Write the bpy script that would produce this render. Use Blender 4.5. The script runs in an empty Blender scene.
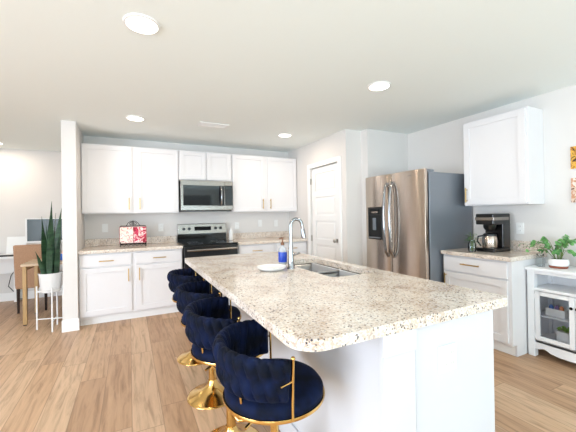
import bpy, bmesh, math, random
from mathutils import Vector, Matrix
random.seed(7)
PI = math.pi
SC = bpy.context.scene
COL = SC.collection

# ------------------------------------------------------------------ camera
F, YAW, PIT, ROLL, CX, CY, CAMH = 314.6, .4617, .004, -.0157, 285.86, 213.55, 1.308
fwd = Vector((math.sin(YAW)*math.cos(PIT), math.cos(YAW)*math.cos(PIT), math.sin(PIT)))
rt = Vector((math.cos(YAW), -math.sin(YAW), 0)); up = rt.cross(fwd)
R_ = rt*math.cos(ROLL) + up*math.sin(ROLL); U_ = -rt*math.sin(ROLL) + up*math.cos(ROLL)
cd = bpy.data.cameras.new('camera'); cam = bpy.data.objects.new('camera', cd); COL.objects.link(cam)
cam.matrix_world = Matrix(((R_.x, U_.x, -fwd.x, 0), (R_.y, U_.y, -fwd.y, 0), (R_.z, U_.z, -fwd.z, CAMH), (0, 0, 0, 1)))
cd.sensor_fit = 'HORIZONTAL'; cd.sensor_width = 36; cd.lens = 36*F/576
cd.shift_x = (288-CX)/576; cd.shift_y = -(216-CY)/576
cd.clip_start = .02
SC.camera = cam

# ------------------------------------------------------------------ world, lights, exposure
w = bpy.data.worlds.new('sky'); SC.world = w; w.use_nodes = True
nt = w.node_tree; bg = nt.nodes['Background']
tc = nt.nodes.new('ShaderNodeTexCoord'); sx = nt.nodes.new('ShaderNodeSeparateXYZ')
rp = nt.nodes.new('ShaderNodeValToRGB')
nt.links.new(tc.outputs['Generated'], sx.inputs[0]); nt.links.new(sx.outputs['Z'], rp.inputs[0])
rp.color_ramp.elements[0].position = .0; rp.color_ramp.elements[0].color = (.36, .44, .30, 1)
rp.color_ramp.elements[1].position = .12; rp.color_ramp.elements[1].color = (.88, .95, 1.0, 1)
nt.links.new(rp.outputs[0], bg.inputs['Color']); bg.inputs['Strength'].default_value = 1.0

def area(name, loc, direction, sx_, sy_, power, color, spread=180):
    l = bpy.data.lights.new(name, 'AREA'); l.shape = 'RECTANGLE'; l.size = sx_; l.size_y = sy_
    l.energy = power; l.color = color; l.spread = math.radians(spread)
    o = bpy.data.objects.new(name, l); COL.objects.link(o); o.location = loc
    o.rotation_euler = Vector(direction).to_track_quat('-Z', 'Y').to_euler()
    return o
# daylight through the sliding door behind the camera (sky light, and light thrown up by the lawn) and the office window; left and front fill lamps are added
area('sliding_door_daylight', (1.3, -3.42, 1.15), (0, 1, 0), 3.4, 2.1, 12, (.72, .87, 1.0))
area('lawn_bounce_daylight', (1.3, -3.40, .9), (0, 1, 2.6), 3.4, 1.6, 330, (.66, .87, .98))
area('left_fill_light', (-4.42, .1, 1.12), (1, .05, -.15), 2.7, 2.0, 380, (.75, .86, 1.0))  # added lamp in an unseen left door, fills island side and right wall
area('front_fill_light', (-2.6, -3.42, 1.2), (.6, 1, -.1), 2.2, 1.9, 120, (.80, .87, 1.0))  # added lamp in an unseen window, brightens the sideboard front
area('office_window_daylight', (-4.42, 5.2, 1.5), (1, 0, 0), 1.4, 1.3, 6, (1.0, .93, .86))
SC.view_settings.view_transform = 'Standard'; SC.view_settings.look = 'None'
SC.view_settings.gamma = 1; SC.view_settings.use_curve_mapping = False
SC.view_settings.exposure = -0.55
DOWNLIGHT_W = 9.5

# ------------------------------------------------------------------ materials
def lin(c):
    return tuple(((v/255)/12.92 if v/255 <= .04045 else ((v/255+.055)/1.055)**2.4) for v in c)
def mat(name, rgb, rough=.5, metal=0, **kw):
    m = bpy.data.materials.new(name); m.use_nodes = True
    b = m.node_tree.nodes['Principled BSDF']
    b.inputs['Base Color'].default_value = (*lin(rgb), 1); b.inputs['Roughness'].default_value = rough
    b.inputs['Metallic'].default_value = metal
    for k, v in kw.items(): b.inputs[k].default_value = v
    return m
class N:
    def __init__(s, m): s.t = m.node_tree; s.b = s.t.nodes['Principled BSDF']
    def n(s, ty, **kw):
        x = s.t.nodes.new(ty)
        for k, v in kw.items():
            if hasattr(x, k): setattr(x, k, v)
            else: x.inputs[k].default_value = v
        return x
    def l(s, a, b): s.t.links.new(a, b)
    def math(s, op, a, b=None):
        x = s.t.nodes.new('ShaderNodeMath'); x.operation = op
        for i, v in enumerate((a, b)):
            if v is None: continue
            if hasattr(v, 'links'): s.l(v, x.inputs[i])
            else: x.inputs[i].default_value = v
        return x.outputs[0]
    def ramp(s, src, stops, interp='LINEAR'):
        x = s.t.nodes.new('ShaderNodeValToRGB'); x.color_ramp.interpolation = interp
        e = x.color_ramp.elements
        while len(e) < len(stops): e.new(.5)
        for i, (p, c) in enumerate(stops): e[i].position = p; e[i].color = (*c, 1)
        s.l(src, x.inputs[0]); return x.outputs[0]
    def mix(s, fac, a, b, blend='MIX'):
        x = s.t.nodes.new('ShaderNodeMix'); x.data_type = 'RGBA'; x.blend_type = blend
        for sock, v in ((x.inputs[0], fac), (x.inputs[6], a), (x.inputs[7], b)):
            if hasattr(v, 'links'): s.l(v, sock)
            elif isinstance(v, tuple): sock.default_value = (*v, 1)
            else: sock.default_value = v
        return x.outputs[2]
    def bump(s, h, strength=.1, dist=.01):
        x = s.t.nodes.new('ShaderNodeBump'); x.inputs['Strength'].default_value = strength; x.inputs['Distance'].default_value = dist
        s.l(h, x.inputs['Height']); s.l(x.outputs[0], s.b.inputs['Normal'])

def paint(name, rgb, rough=.7, scale=220, st=.05):
    m = mat(name, rgb, rough); q = N(m)
    c = q.n('ShaderNodeTexCoord'); no = q.n('ShaderNodeTexNoise', Scale=scale, Detail=2.0)
    q.l(c.outputs['Object'], no.inputs['Vector']); q.bump(no.outputs['Fac'], st, .002)
    return m
M = {}
M['wall'] = paint('wall_paint', (226, 222, 218))
M['ceiling'] = paint('ceiling_paint', (241, 246, 243), .85, 60, .25)
M['trim'] = paint('trim_paint', (245, 244, 242), .4, 80, .02)
M['cabinet'] = paint('cabinet_paint', (230, 228, 229), .38, 60, .015)
M['island'] = paint('island_paint', (210, 211, 215), .5, 120, .03)
M['hutch'] = paint('hutch_paint', (243, 244, 246), .35, 60, .015)
M['gold'] = mat('polished_gold', (228, 188, 116), .16, 1)
M['brass'] = mat('brushed_brass', (198, 166, 112), .3, 1)
M['chrome'] = mat('chrome', (150, 150, 152), .14, 1)
M['nickel'] = mat('satin_nickel', (180, 176, 170), .28, 1)
M['black'] = mat('black_plastic', (10, 11, 12), .28)
M['blackglass'] = mat('black_glass', (10, 12, 14), .06)
M['matte_black'] = mat('matte_black_panel', (10, 10, 11), .6, 0, **{'Specular IOR Level': .2})
M['iron'] = mat('black_iron', (20, 18, 18), .5, .6)
M['white_plastic'] = mat('white_plastic', (240, 240, 238), .35)
M['ceramic'] = mat('white_ceramic', (243, 243, 242), .15)
M['rust'] = mat('terracotta_glaze', (150, 84, 62), .5)
M['dark'] = mat('dark_gap', (30, 30, 32), .8)
M['grey_side'] = mat('grey_fridge_enamel', (128, 134, 142), .3, .35)
M['soil'] = mat('potting_soil', (52, 38, 28), .95)
M['darkwood'] = mat('dark_wood', (44, 30, 24), .5)
M['copper'] = mat('copper_pump', (122, 84, 60), .35, .6)
M['cable'] = mat('black_cable', (20, 20, 22), .6)

def brushed(name, rgb, rough=.24, aniso=.0, rot=.0, scale=(3, 3, 260)):
    m = mat(name, rgb, rough, 1); q = N(m)
    c = q.n('ShaderNodeTexCoord'); mp = q.n('ShaderNodeMapping'); mp.inputs['Scale'].default_value = scale
    q.l(c.outputs['Object'], mp.inputs['Vector'])
    no = q.n('ShaderNodeTexNoise', Scale=1.0, Detail=2.0); q.l(mp.outputs[0], no.inputs['Vector'])
    q.l(q.ramp(no.outputs['Fac'], [(.3, (rough-.03,)*3), (.7, (rough+.03,)*3)]), q.b.inputs['Roughness'])
    if aniso:
        q.b.inputs['Anisotropic'].default_value = aniso; q.b.inputs['Anisotropic Rotation'].default_value = rot
        tg = q.n('ShaderNodeTangent'); tg.direction_type = 'RADIAL'; tg.axis = 'Z'; q.l(tg.outputs[0], q.b.inputs['Tangent'])
    return m
M['steel'] = brushed('brushed_stainless_steel', (200, 186, 174), .24, .9, .25)
M['steel_h'] = brushed('brushed_stainless_band', (152, 146, 140), .24)
M['sinksteel'] = brushed('sink_steel', (160, 160, 160), .26)

def granite():
    m = mat('speckled_granite', (226, 214, 200), .13); q = N(m)
    c = q.n('ShaderNodeTexCoord')
    big = q.n('ShaderNodeTexNoise', Scale=7.0, Detail=3.0); q.l(c.outputs['Object'], big.inputs['Vector'])
    base = q.ramp(big.outputs['Fac'], [(.35, lin((230, 219, 207))), (.52, lin((219, 200, 182))), (.66, lin((182, 152, 128)))])
    v1 = q.n('ShaderNodeTexVoronoi', Scale=150.0); q.l(c.outputs['Object'], v1.inputs['Vector'])
    sep = q.n('ShaderNodeSeparateColor'); q.l(v1.outputs['Color'], sep.inputs[0])
    fl = q.ramp(sep.outputs['Red'], [(.0, lin((246, 242, 236))), (.45, lin((232, 220, 204))), (.62, lin((206, 188, 168))), (.80, lin((180, 172, 166)))], 'CONSTANT')
    c1 = q.mix(.5, base, fl)
    v2 = q.n('ShaderNodeTexVoronoi', Scale=115.0); q.l(c.outputs['Object'], v2.inputs['Vector'])
    sep2 = q.n('ShaderNodeSeparateColor'); q.l(v2.outputs['Color'], sep2.inputs[0])
    n2 = q.n('ShaderNodeTexNoise', Scale=18.0, Detail=2.0); q.l(c.outputs['Object'], n2.inputs['Vector'])
    den = q.math('ADD', sep2.outputs['Green'], q.math('MULTIPLY', q.math('SUBTRACT', n2.outputs['Fac'], .5), .5))
    dark = q.math('MULTIPLY', q.math('GREATER_THAN', den, .87), q.math('LESS_THAN', v2.outputs['Distance'], .5))
    tone = q.ramp(sep2.outputs['Blue'], [(.0, lin((70, 68, 74))), (.35, lin((112, 102, 98))), (.65, lin((140, 112, 92)))], 'CONSTANT')
    c2 = q.mix(dark, c1, tone)
    q.l(c2, q.b.inputs['Base Color'])
    return m
M['granite'] = granite()

def planks():
    m = mat('oak_plank_floor', (196, 160, 126), .42); q = N(m)
    c = q.n('ShaderNodeTexCoord'); s = q.n('ShaderNodeSeparateXYZ'); q.l(c.outputs['Object'], s.inputs[0])
    W, L = .182, 1.22
    xs = q.math('DIVIDE', s.outputs['X'], W); row = q.math('FLOOR', xs); fx = q.math('FRACT', xs)
    wn = q.n('ShaderNodeTexWhiteNoise', noise_dimensions='1D'); q.l(row, wn.inputs['W'])
    ys = q.math('ADD', q.math('DIVIDE', s.outputs['Y'], L), q.math('MULTIPLY', wn.outputs['Value'], 7.3))
    pl = q.math('FLOOR', ys); fy = q.math('FRACT', ys)
    cb = q.n('ShaderNodeCombineXYZ'); q.l(row, cb.inputs[0]); q.l(pl, cb.inputs[1])
    w2 = q.n('ShaderNodeTexWhiteNoise', noise_dimensions='3D'); q.l(cb.outputs[0], w2.inputs['Vector'])
    tone = q.ramp(w2.outputs['Value'], [(.0, lin((183, 146, 114))), (.35, lin((199, 162, 128))), (.7, lin((211, 178, 146))), (1, lin((192, 157, 127)))])
    # grain, shifted per plank
    cv = q.n('ShaderNodeCombineXYZ')
    q.l(q.math('ADD', q.math('MULTIPLY', s.outputs['X'], 26.0), q.math('MULTIPLY', w2.outputs['Value'], 91.0)), cv.inputs[0])
    q.l(q.math('MULTIPLY', s.outputs['Y'], 2.2), cv.inputs[1])
    g = q.n('ShaderNodeTexNoise', Scale=1.0, Detail=5.0, Roughness=.62, Distortion=.9); q.l(cv.outputs[0], g.inputs['Vector'])
    grain = q.ramp(g.outputs['Fac'], [(.28, (.60, .55, .50)), (.5, (.97, .96, .95)), (.72, (1.12, 1.12, 1.12))])
    col = q.mix(1.0, tone, grain, 'MULTIPLY')
    ex = q.math('MINIMUM', fx, q.math('SUBTRACT', 1.0, fx)); ey = q.math('MINIMUM', fy, q.math('SUBTRACT', 1.0, fy))
    seam = q.math('MAXIMUM', q.math('LESS_THAN', ex, .014), q.math('LESS_THAN', ey, .0022))
    col = q.mix(q.math('MULTIPLY', seam, .45), col, lin((110, 82, 60)))
    q.l(col, q.b.inputs['Base Color'])
    q.bump(q.math('SUBTRACT', g.outputs['Fac'], q.math('MULTIPLY', seam, .8)), .08, .002)
    return m
M['floor'] = planks()

def velvet():
    m = mat('navy_velvet', (14, 27, 58), .75); q = N(m)
    q.b.inputs['Sheen Weight'].default_value = .07; q.b.inputs['Sheen Roughness'].default_value = .35
    q.b.inputs['Sheen Tint'].default_value = (.12, .22, .45, 1)
    q.b.inputs['Specular IOR Level'].default_value = .15
    c = q.n('ShaderNodeTexCoord'); no = q.n('ShaderNodeTexNoise', Scale=14.0, Detail=3.0); q.l(c.outputs['Object'], no.inputs['Vector'])
    q.l(q.ramp(no.outputs['Fac'], [(.35, lin((4, 9, 22))), (.65, lin((9, 23, 56)))]), q.b.inputs['Base Color'])
    return m
M['velvet'] = velvet()

def wood(name, a, b, rough=.45, sc=(3, 40, 40)):
    m = mat(name, a, rough); q = N(m); c = q.n('ShaderNodeTexCoord'); mp = q.n('ShaderNodeMapping'); mp.inputs['Scale'].default_value = sc
    q.l(c.outputs['Object'], mp.inputs['Vector']); no = q.n('ShaderNodeTexNoise', Scale=1.0, Detail=4.0); q.l(mp.outputs[0], no.inputs['Vector'])
    q.l(q.ramp(no.outputs['Fac'], [(.3, lin(a)), (.7, lin(b))]), q.b.inputs['Base Color'])
    return m
M['deskwood'] = wood('pale_oak', (206, 178, 146), (226, 202, 172))
M['legwood'] = wood('golden_wood', (176, 140, 92), (200, 164, 112), .4, (40, 40, 3))
def fabric(name, a, b, sc=160, rough=.9):
    m = mat(name, a, rough); q = N(m); c = q.n('ShaderNodeTexCoord'); no = q.n('ShaderNodeTexNoise', Scale=sc, Detail=2.0)
    q.l(c.outputs['Object'], no.inputs['Vector'])
    q.l(q.ramp(no.outputs['Fac'], [(.35, lin(a)), (.65, lin(b))]), q.b.inputs['Base Color']); q.bump(no.outputs['Fac'], .2, .002)
    return m
M['tan'] = fabric('tan_linen', (166, 128, 100), (190, 152, 122))
M['cream_fabric'] = fabric('cream_woven', (222, 212, 192), (238, 230, 214), 120)
def leaf(name, a, b, sc=(9, 9, 30)):
    m = mat(name, a, .42); q = N(m); c = q.n('ShaderNodeTexCoord'); mp = q.n('ShaderNodeMapping'); mp.inputs['Scale'].default_value = sc
    q.l(c.outputs['Object'], mp.inputs['Vector']); no = q.n('ShaderNodeTexNoise', Scale=1.0, Detail=3.0); q.l(mp.outputs[0], no.inputs['Vector'])
    q.l(q.ramp(no.outputs['Fac'], [(.35, lin(a)), (.65, lin(b))]), q.b.inputs['Base Color'])
    return m
M['snake'] = leaf('snake_plant_leaf', (24, 52, 34), (58, 92, 60), (8, 8, 26))
M['pothos'] = leaf('glossy_leaf', (58, 122, 62), (124, 180, 104), (30, 30, 30))
M['sprig'] = leaf('sprig_leaf', (44, 92, 48), (90, 136, 80), (40, 40, 40))
M['lettuce'] = leaf('lettuce_green', (86, 150, 40), (140, 190, 80), (60, 60, 60))
M['stem'] = mat('green_stem', (104, 128, 66), .6)
def glass(name, tint=(1, 1, 1), rough=.0, alpha=.22):
    m = bpy.data.materials.new(name); m.use_nodes = True; t = m.node_tree; out = t.nodes['Material Output']
    t.nodes.remove(t.nodes['Principled BSDF'])
    tr = t.nodes.new('ShaderNodeBsdfTransparent'); tr.inputs[0].default_value = (*tint, 1)
    gl = t.nodes.new('ShaderNodeBsdfGlossy'); gl.inputs['Roughness'].default_value = rough
    fr = t.nodes.new('ShaderNodeFresnel'); fr.inputs[0].default_value = 1.45
    mx = t.nodes.new('ShaderNodeMixShader')
    t.links.new(fr.outputs[0], mx.inputs[0]); t.links.new(tr.outputs[0], mx.inputs[1]); t.links.new(gl.outputs[0], mx.inputs[2])
    t.links.new(mx.outputs[0], out.inputs[0]); return m
M['glass'] = glass('clear_glass', (.93, .96, .97))
M['paneglass'] = glass('cabinet_glass', (.96, .98, 1.0))
M['blue_liquid'] = mat('blue_label', (22, 66, 178), .3)
M['clear_plastic'] = mat('clear_plastic', (226, 232, 238), .12, 0, **{'Transmission Weight': .55, 'IOR': 1.2})
def emit(name, rgb, s):
    m = mat(name, (255, 255, 255)); b = m.node_tree.nodes['Principled BSDF']
    b.inputs['Emission Color'].default_value = (*lin(rgb), 1); b.inputs['Emission Strength'].default_value = s; return m
M['lamp'] = emit('lit_diffuser', (255, 244, 228), 9)
M['screen'] = mat('monitor_screen', (50, 66, 66), .15)
M['pink'] = mat('pink_print', (206, 74, 104), .45); M['red'] = mat('red_print', (176, 28, 50), .45)
M['page'] = mat('paper_page', (238, 232, 222), .6); M['orange'] = mat('orange_print', (222, 132, 76), .5)
M['blue'] = mat('blue_wrap', (60, 110, 190), .4); M['purple'] = mat('purple_wrap', (120, 90, 150), .4)
def art(name, stops, sc, seed):
    m = mat(name, (128, 128, 128), .5); q = N(m); c = q.n('ShaderNodeTexCoord'); mp = q.n('ShaderNodeMapping'); mp.inputs['Location'].default_value = (seed,)*3
    q.l(c.outputs['Object'], mp.inputs['Vector']); no = q.n('ShaderNodeTexNoise', Scale=sc, Detail=3.0, Distortion=1.2); q.l(mp.outputs[0], no.inputs['Vector'])
    q.l(q.ramp(no.outputs['Fac'], [(p, lin(k)) for p, k in stops], 'CONSTANT'), q.b.inputs['Base Color']); return m
M['art_gold'] = art('golden_print', [(0, (72, 52, 26)), (.42, (190, 128, 44)), (.52, (232, 178, 70)), (.62, (120, 82, 34))], 16, 3)
M['art_pale'] = art('sepia_print', [(0, (120, 70, 44)), (.38, (222, 196, 176)), (.55, (206, 150, 116)), (.64, (236, 222, 208))], 18, 8)
M['cookcover'] = art('pink_food_photo', [(0, (150, 14, 40)), (.42, (206, 40, 84)), (.50, (244, 226, 220)), (.56, (214, 50, 92)), (.64, (246, 236, 228))], 15, 5)
M['cookpage'] = art('printed_page', [(0, (206, 60, 80)), (.36, (244, 232, 220)), (.58, (232, 120, 120)), (.64, (246, 240, 232))], 15, 11)

# ------------------------------------------------------------------ mesh helpers
ORG = {}
class MB:
    def __init__(s, mp=None): s.v = []; s.f = []; s.mp = mp
    def add(s, vs, fs):
        o = len(s.v); s.v += [tuple(s.mp(*p)) if s.mp else tuple(p) for p in vs]; s.f += [tuple(i+o for i in f) for f in fs]
        return s
    def box(s, x0, x1, y0, y1, z0, z1):
        x0, x1 = sorted((x0, x1)); y0, y1 = sorted((y0, y1)); z0, z1 = sorted((z0, z1))
        return s.add([(x, y, z) for x in (x0, x1) for y in (y0, y1) for z in (z0, z1)],
                     [(0, 1, 3, 2), (4, 6, 7, 5), (0, 4, 5, 1), (2, 3, 7, 6), (0, 2, 6, 4), (1, 5, 7, 3)])
    def tube(s, pts, r, n=10, caps=True):
        pts = [Vector(p) for p in pts]; rs = r if isinstance(r, (list, tuple)) else [r]*len(pts)
        vs = []; fs = []; prev = None
        for i, p in enumerate(pts):
            t = (pts[min(i+1, len(pts)-1)] - pts[max(i-1, 0)]).normalized()
            if prev is None:
                a = Vector((0, 0, 1)) if abs(t.z) < .9 else Vector((1, 0, 0)); nrm = t.cross(a).normalized()
            else:
                nrm = (prev - t*prev.dot(t)).normalized()
            prev = nrm; b = t.cross(nrm)
            for k in range(n):
                an = 2*PI*k/n; vs.append(p + (nrm*math.cos(an) + b*math.sin(an))*rs[i])
        for i in range(len(pts)-1):
            for k in range(n):
                k2 = (k+1) % n; fs.append((i*n+k, i*n+k2, (i+1)*n+k2, (i+1)*n+k))
        if caps: fs += [tuple(range(n))[::-1], tuple((len(pts)-1)*n+k for k in range(n))]
        return s.add(vs, fs)
    def lathe(s, prof, c=(0, 0, 0), n=40, axis='z'):
        vs = []; fs = []; m = len(prof)
        for k in range(n):
            a = 2*PI*k/n
            for r, z in prof:
                p = (r*math.cos(a), r*math.sin(a), z)
                if axis == 'y': p = (p[0], p[2], p[1])
                if axis == 'x': p = (p[2], p[0], p[1])
                vs.append((c[0]+p[0], c[1]+p[1], c[2]+p[2]))
        for k in range(n):
            k2 = (k+1) % n
            for i in range(m-1): fs.append((k*m+i, k2*m+i, k2*m+i+1, k*m+i+1))
        return s.add(vs, fs)
    def prism(s, pts, z0, z1):   # polygon in xy extruded in z
        n = len(pts); vs = [(x, y, z0) for x, y in pts] + [(x, y, z1) for x, y in pts]
        return s.add(vs, [tuple(range(n))[::-1], tuple(range(n, 2*n))] + [(i, (i+1) % n, n+(i+1) % n, n+i) for i in range(n)])
    def build(s, name, m, parent=None, bevel=0, smooth=None, seg=2, sub=0):
        me = bpy.data.meshes.new(name)
        org = ORG.get(parent.name, Vector((0, 0, 0))) if parent else Vector((0, 0, 0))
        me.from_pydata([Vector(p)-org for p in s.v], [], s.f)
        bm = bmesh.new(); bm.from_mesh(me); bmesh.ops.remove_doubles(bm, verts=bm.verts, dist=1e-6)
        bmesh.ops.recalc_face_normals(bm, faces=bm.faces); bm.to_mesh(me); bm.free()
        me.materials.append(M[m] if isinstance(m, str) else m)
        o = bpy.data.objects.new(name, me); COL.objects.link(o)
        if parent: o.parent = parent
        ORG[o.name] = org
        if smooth is not None:
            for p in me.polygons: p.use_smooth = True
            me.set_sharp_from_angle(angle=math.radians(smooth))
        if bevel:
            b = o.modifiers.new('bevel', 'BEVEL'); b.width = bevel; b.segments = seg; b.limit_method = 'ANGLE'; b.angle_limit = math.radians(50)
            b.harden_normals = False
        if sub:
            b = o.modifiers.new('subdivision', 'SUBSURF'); b.levels = sub; b.render_levels = sub
        return o
def tag(o, label=None, cat=None, group=None, kind=None):
    for k, v in (('label', label), ('category', cat), ('group', group), ('kind', kind)):
        if v: o[k] = v
    return o
def thing(name, loc, label, cat, group=None):
    o = bpy.data.objects.new(name, None); COL.objects.link(o); o.location = loc; o.empty_display_size = .1
    ORG[o.name] = Vector(loc); return tag(o, label, cat, group)
def kids(o): return [c for c in COL.objects if c.parent == o]
def copy_tree(o, parent=None):
    ch = kids(o); c = o.copy(); COL.objects.link(c)
    if parent: c.parent = parent
    for k in ch: copy_tree(k, c)
    return c
def struct(name, mb, m, bevel=0): return tag(mb.build(name, m, None, bevel), kind='structure')
def faceY(plane):  # local (u, z, d) -> cabinet front facing -y
    return lambda u, z, d: (u, plane-d, z)
def faceX(plane):  # front facing -x
    return lambda u, z, d: (plane-d, u, z)

# ------------------------------------------------------------------ room shell
XL, XR, YF, YB, YO, H = -4.5, 3.608, -3.5, 5.097, 6.5, 2.44
PX, PY = 2.6, 3.40           # pantry box corner
WX0, WX1, WY = -.694, -.552, 4.386
struct('floor', MB().box(XL-.1, XR+.1, YF-.1, YO+.1, -.08, 0), 'floor')
struct('ceiling', MB().box(XL-.1, XR+.1, YF-.1, YO+.1, H, H+.1), 'ceiling')
struct('wall_right', MB().box(XR, XR+.12, YF, 3.27, 0, H), 'wall')
struct('wall_back', MB().box(WX1, PX+.12, YB, YB+.12, 0, H), 'wall')
struct('wall_wing', MB().box(WX0, WX1, WY, YO, 0, H), 'wall')
struct('wall_office', MB().box(XL, WX0, YO, YO+.12, 0, H), 'wall')
# pantry walls with the opening of the door
DY0, DY1, DZ = 3.58, 4.325, 2.03
pw = MB(); pw.box(PX, PX+.11, PY, DY0-.01, 0, H); pw.box(PX, PX+.11, DY1+.01, YB, 0, H); pw.box(PX, PX+.11, DY0-.01, DY1+.01, DZ+.01, H)
struct('wall_pantry', pw, 'wall')
struct('wall_alcove', MB().box(PX+.11, 2.86, PY, PY+.11, 0, H).box(2.86, XR+.12, 3.27, 3.51, 0, H), 'wall')
# rear wall with sliding door opening, and a window added for fill light; left wall with office window and an added door opening
rw = MB(); rw.box(XL, -3.75, YF-.12, YF, 0, H); rw.box(-1.45, -.5, YF-.12, YF, 0, H); rw.box(-3.75, -1.45, YF-.12, YF, 0, .2); rw.box(-3.75, -1.45, YF-.12, YF, 2.2, H); rw.box(3.1, XR+.12, YF-.12, YF, 0, H); rw.box(-.5, 3.1, YF-.12, YF, 2.25, H)
struct('wall_front', rw, 'wall')
lw = MB(); a = XL-.12
for y0, y1, z0, z1 in ((YF, -1.3, 0, H), (-1.3, 1.5, 2.2, H), (1.5, 4.5, 0, H), (4.5, 5.9, 0, .85), (4.5, 5.9, 2.15, H), (5.9, YO, 0, H)):
    lw.box(a, XL, y0, y1, z0, z1)
struct('wall_left', lw, 'wall')
fr = MB()
for x in (-.5, 1.26, 3.04): fr.box(x, x+.07, YF-.09, YF-.03, 0, 2.25)
fr.box(-.5, 3.1, YF-.09, YF-.03, 2.18, 2.25); fr.box(-.5, 3.1, YF-.09, YF-.03, 0, .06)
struct('window_1', fr, 'trim')
fr = MB()
for y in (-1.3, .07, 1.44): fr.box(XL-.09, XL-.03, y, y+.06, 0, 2.2)
fr.box(XL-.09, XL-.03, -1.3, 1.5, 0, .06); fr.box(XL-.09, XL-.03, -1.3, 1.5, 2.14, 2.2)
struct('added_window_2', fr, 'trim')  # frame of the unseen left door added for the fill lamp
fr = MB()
for y in (4.5, 5.17, 5.84): fr.box(XL-.09, XL-.03, y, y+.06, .85, 2.15)
fr.box(XL-.09, XL-.03, 4.5, 5.9, .85, .91); fr.box(XL-.09, XL-.03, 4.5, 5.9, 2.09, 2.15)
struct('window_3', fr, 'trim')
fr = MB()
for x in (-3.75, -2.63, -1.51): fr.box(x, x+.06, YF-.09, YF-.03, .2, 2.2)
fr.box(-3.75, -1.45, YF-.09, YF-.03, .2, .26); fr.box(-3.75, -1.45, YF-.09, YF-.03, 2.14, 2.2)
struct('added_window_4', fr, 'trim')  # frame of the unseen window added for the front fill lamp
# baseboards
bb = .13
struct('baseboard_wing', MB().box(WX0-.014, WX1+.014, WY-.014, WY, 0, bb).box(WX0-.014, WX0, WY, YO, 0, bb).box(WX1, WX1+.014, WY, WY+.012, 0, bb)
       .box(WX0-.008, WX1+.008, WY-.008, WY, bb, bb+.012), 'trim', .003)
struct('baseboard_office', MB().box(XL, WX0-.014, YO-.014, YO, 0, bb), 'trim', .003)
struct('baseboard_right', MB().box(XR-.014, XR, YF, .88, 0, bb), 'trim', .003)
struct('baseboard_pantry', MB().box(PX-.014, PX, PY-.014, DY0-.085, 0, bb).box(PX-.014, PX, DY1+.085, 4.36, 0, bb).box(PX, 2.86, PY-.014, PY, 0, bb), 'trim', .003)
# pantry door
d = MB(faceX(PX+.035)); y0, y1 = DY0, DY1
d.box(y0, y1, .008, DZ, -.03, .0)
pan = MB(faceX(PX+.035))
zs = [.12, .50, .87, 1.24, 1.61, 1.93]
def frame_rect(mb, u0, u1, z0, z1, fw, d0, d1):
    mb.box(u0, u0+fw, z0, z1, d0, d1); mb.box(u1-fw, u1, z0, z1, d0, d1); mb.box(u0+fw, u1-fw, z0, z0+fw, d0, d1); mb.box(u0+fw, u1-fw, z1-fw, z1, d0, d1)
d.box(y0, y0+.11, .008, DZ, 0, .012); d.box(y1-.11, y1, .008, DZ, 0, .012)
prevz = .008
for i in range(5):
    z0, z1 = .20+i*.365, .20+i*.365+.275
    d.box(y0+.11, y1-.11, prevz, z0, 0, .012); prevz = z1
    d.box(y0+.14, y1-.14, z0+.03, z1-.03, 0, .007)
d.box(y0+.11, y1-.11, prevz, DZ, 0, .012)
door = struct('door_1', d, 'trim', .004)
kn = MB(); ky = y0+.075
kn.lathe([(0, 0), (.03, 0), (.03, -.006), (.012, -.01), (.012, -.03), (.026, -.038), (.029, -.05), (.022, -.062), (0, -.066)], (PX+.023, ky, .93), 24, 'x')
kn.build('door_knob', 'nickel', door, 0, 40)
for z in (.24, .93, 1.83):
    MB().box(PX-.004, PX+.024, DY1-.003, DY1+.009, z-.045, z+.045).build('door_hinge', 'nickel', door)
cs = MB(); cw = .07
cs.box(PX-.018, PX, DY0-cw-.005, DY0-.005, 0, DZ+.005+cw); cs.box(PX-.018, PX, DY1+.005, DY1+cw+.005, 0, DZ+.005+cw)
cs.box(PX-.018, PX, DY0-.005, DY1+.005, DZ+.005, DZ+.005+cw)
struct('trim_1', cs, 'trim', .005)

# ------------------------------------------------------------------ cabinets
def shaker(cab, mp, u0, u1, z0, z1, name='door', m='cabinet', slab=False):
    mb = MB(mp)
    if slab: mb.box(u0, u1, z0, z1, 0, .02)
    else:
        fw = .06; mb.box(u0+.03, u1-.03, z0+.03, z1-.03, 0, .009); frame_rect(mb, u0, u1, z0, z1, fw, 0, .02)
    return mb.build(name, m, cab, .002)
def pull(door_, mp, u, z, L=.16, vertical=True):
    mb = MB(mp); h = L/2
    if vertical:
        mb.box(u-.006, u+.006, z-h, z+h, .045, .055)
        for e in (-h+.02, h-.02): mb.box(u-.005, u+.005, z+e-.005, z+e+.005, .02, .047)
    else:
        mb.box(u-h, u+h, z-.006, z+.006, .045, .055)
        for e in (-h+.02, h-.02): mb.box(u+e-.005, u+e+.005, z-.005, z+.005, .02, .047)
    return mb.build('handle', 'brass', door_, .002)
UF = 4.787      # face of upper carcass; doors project to 4.767
def upper(name, x0, x1, z0, z1, split, handles, label):
    t = thing(name, ((x0+x1)/2, YB, z0), label, 'cabinet')
    MB().box(x0, x1, UF, YB-.001, z0, z1).build('cabinet_body', 'cabinet', t, .002)
    mp = faceY(UF-.001); g = .056 if handles else .02
    for i, (a, b) in enumerate(((x0+.012, split-g/2), (split+g/2, x1-.012))):
        dr = shaker(t, mp, a, b, z0+.014, z1-.014)
        if handles: pull(dr, mp, b-.038 if i == 0 else a+.038, z0+.13)
    return t
UB, UT = 1.362, 2.276
upper('wall_cabinet', WX1+.003, .648, UB, UT, .066, True, 'white double-door wall cabinet left of the microwave')
upper('wall_cabinet', .651, 1.439, 1.838, UT, 1.045, False, 'short white double-door wall cabinet above the microwave')
upper('wall_cabinet', 1.442, PX-.004, UB, UT, 2.02, True, 'white double-door wall cabinet between microwave and pantry door')
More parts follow.
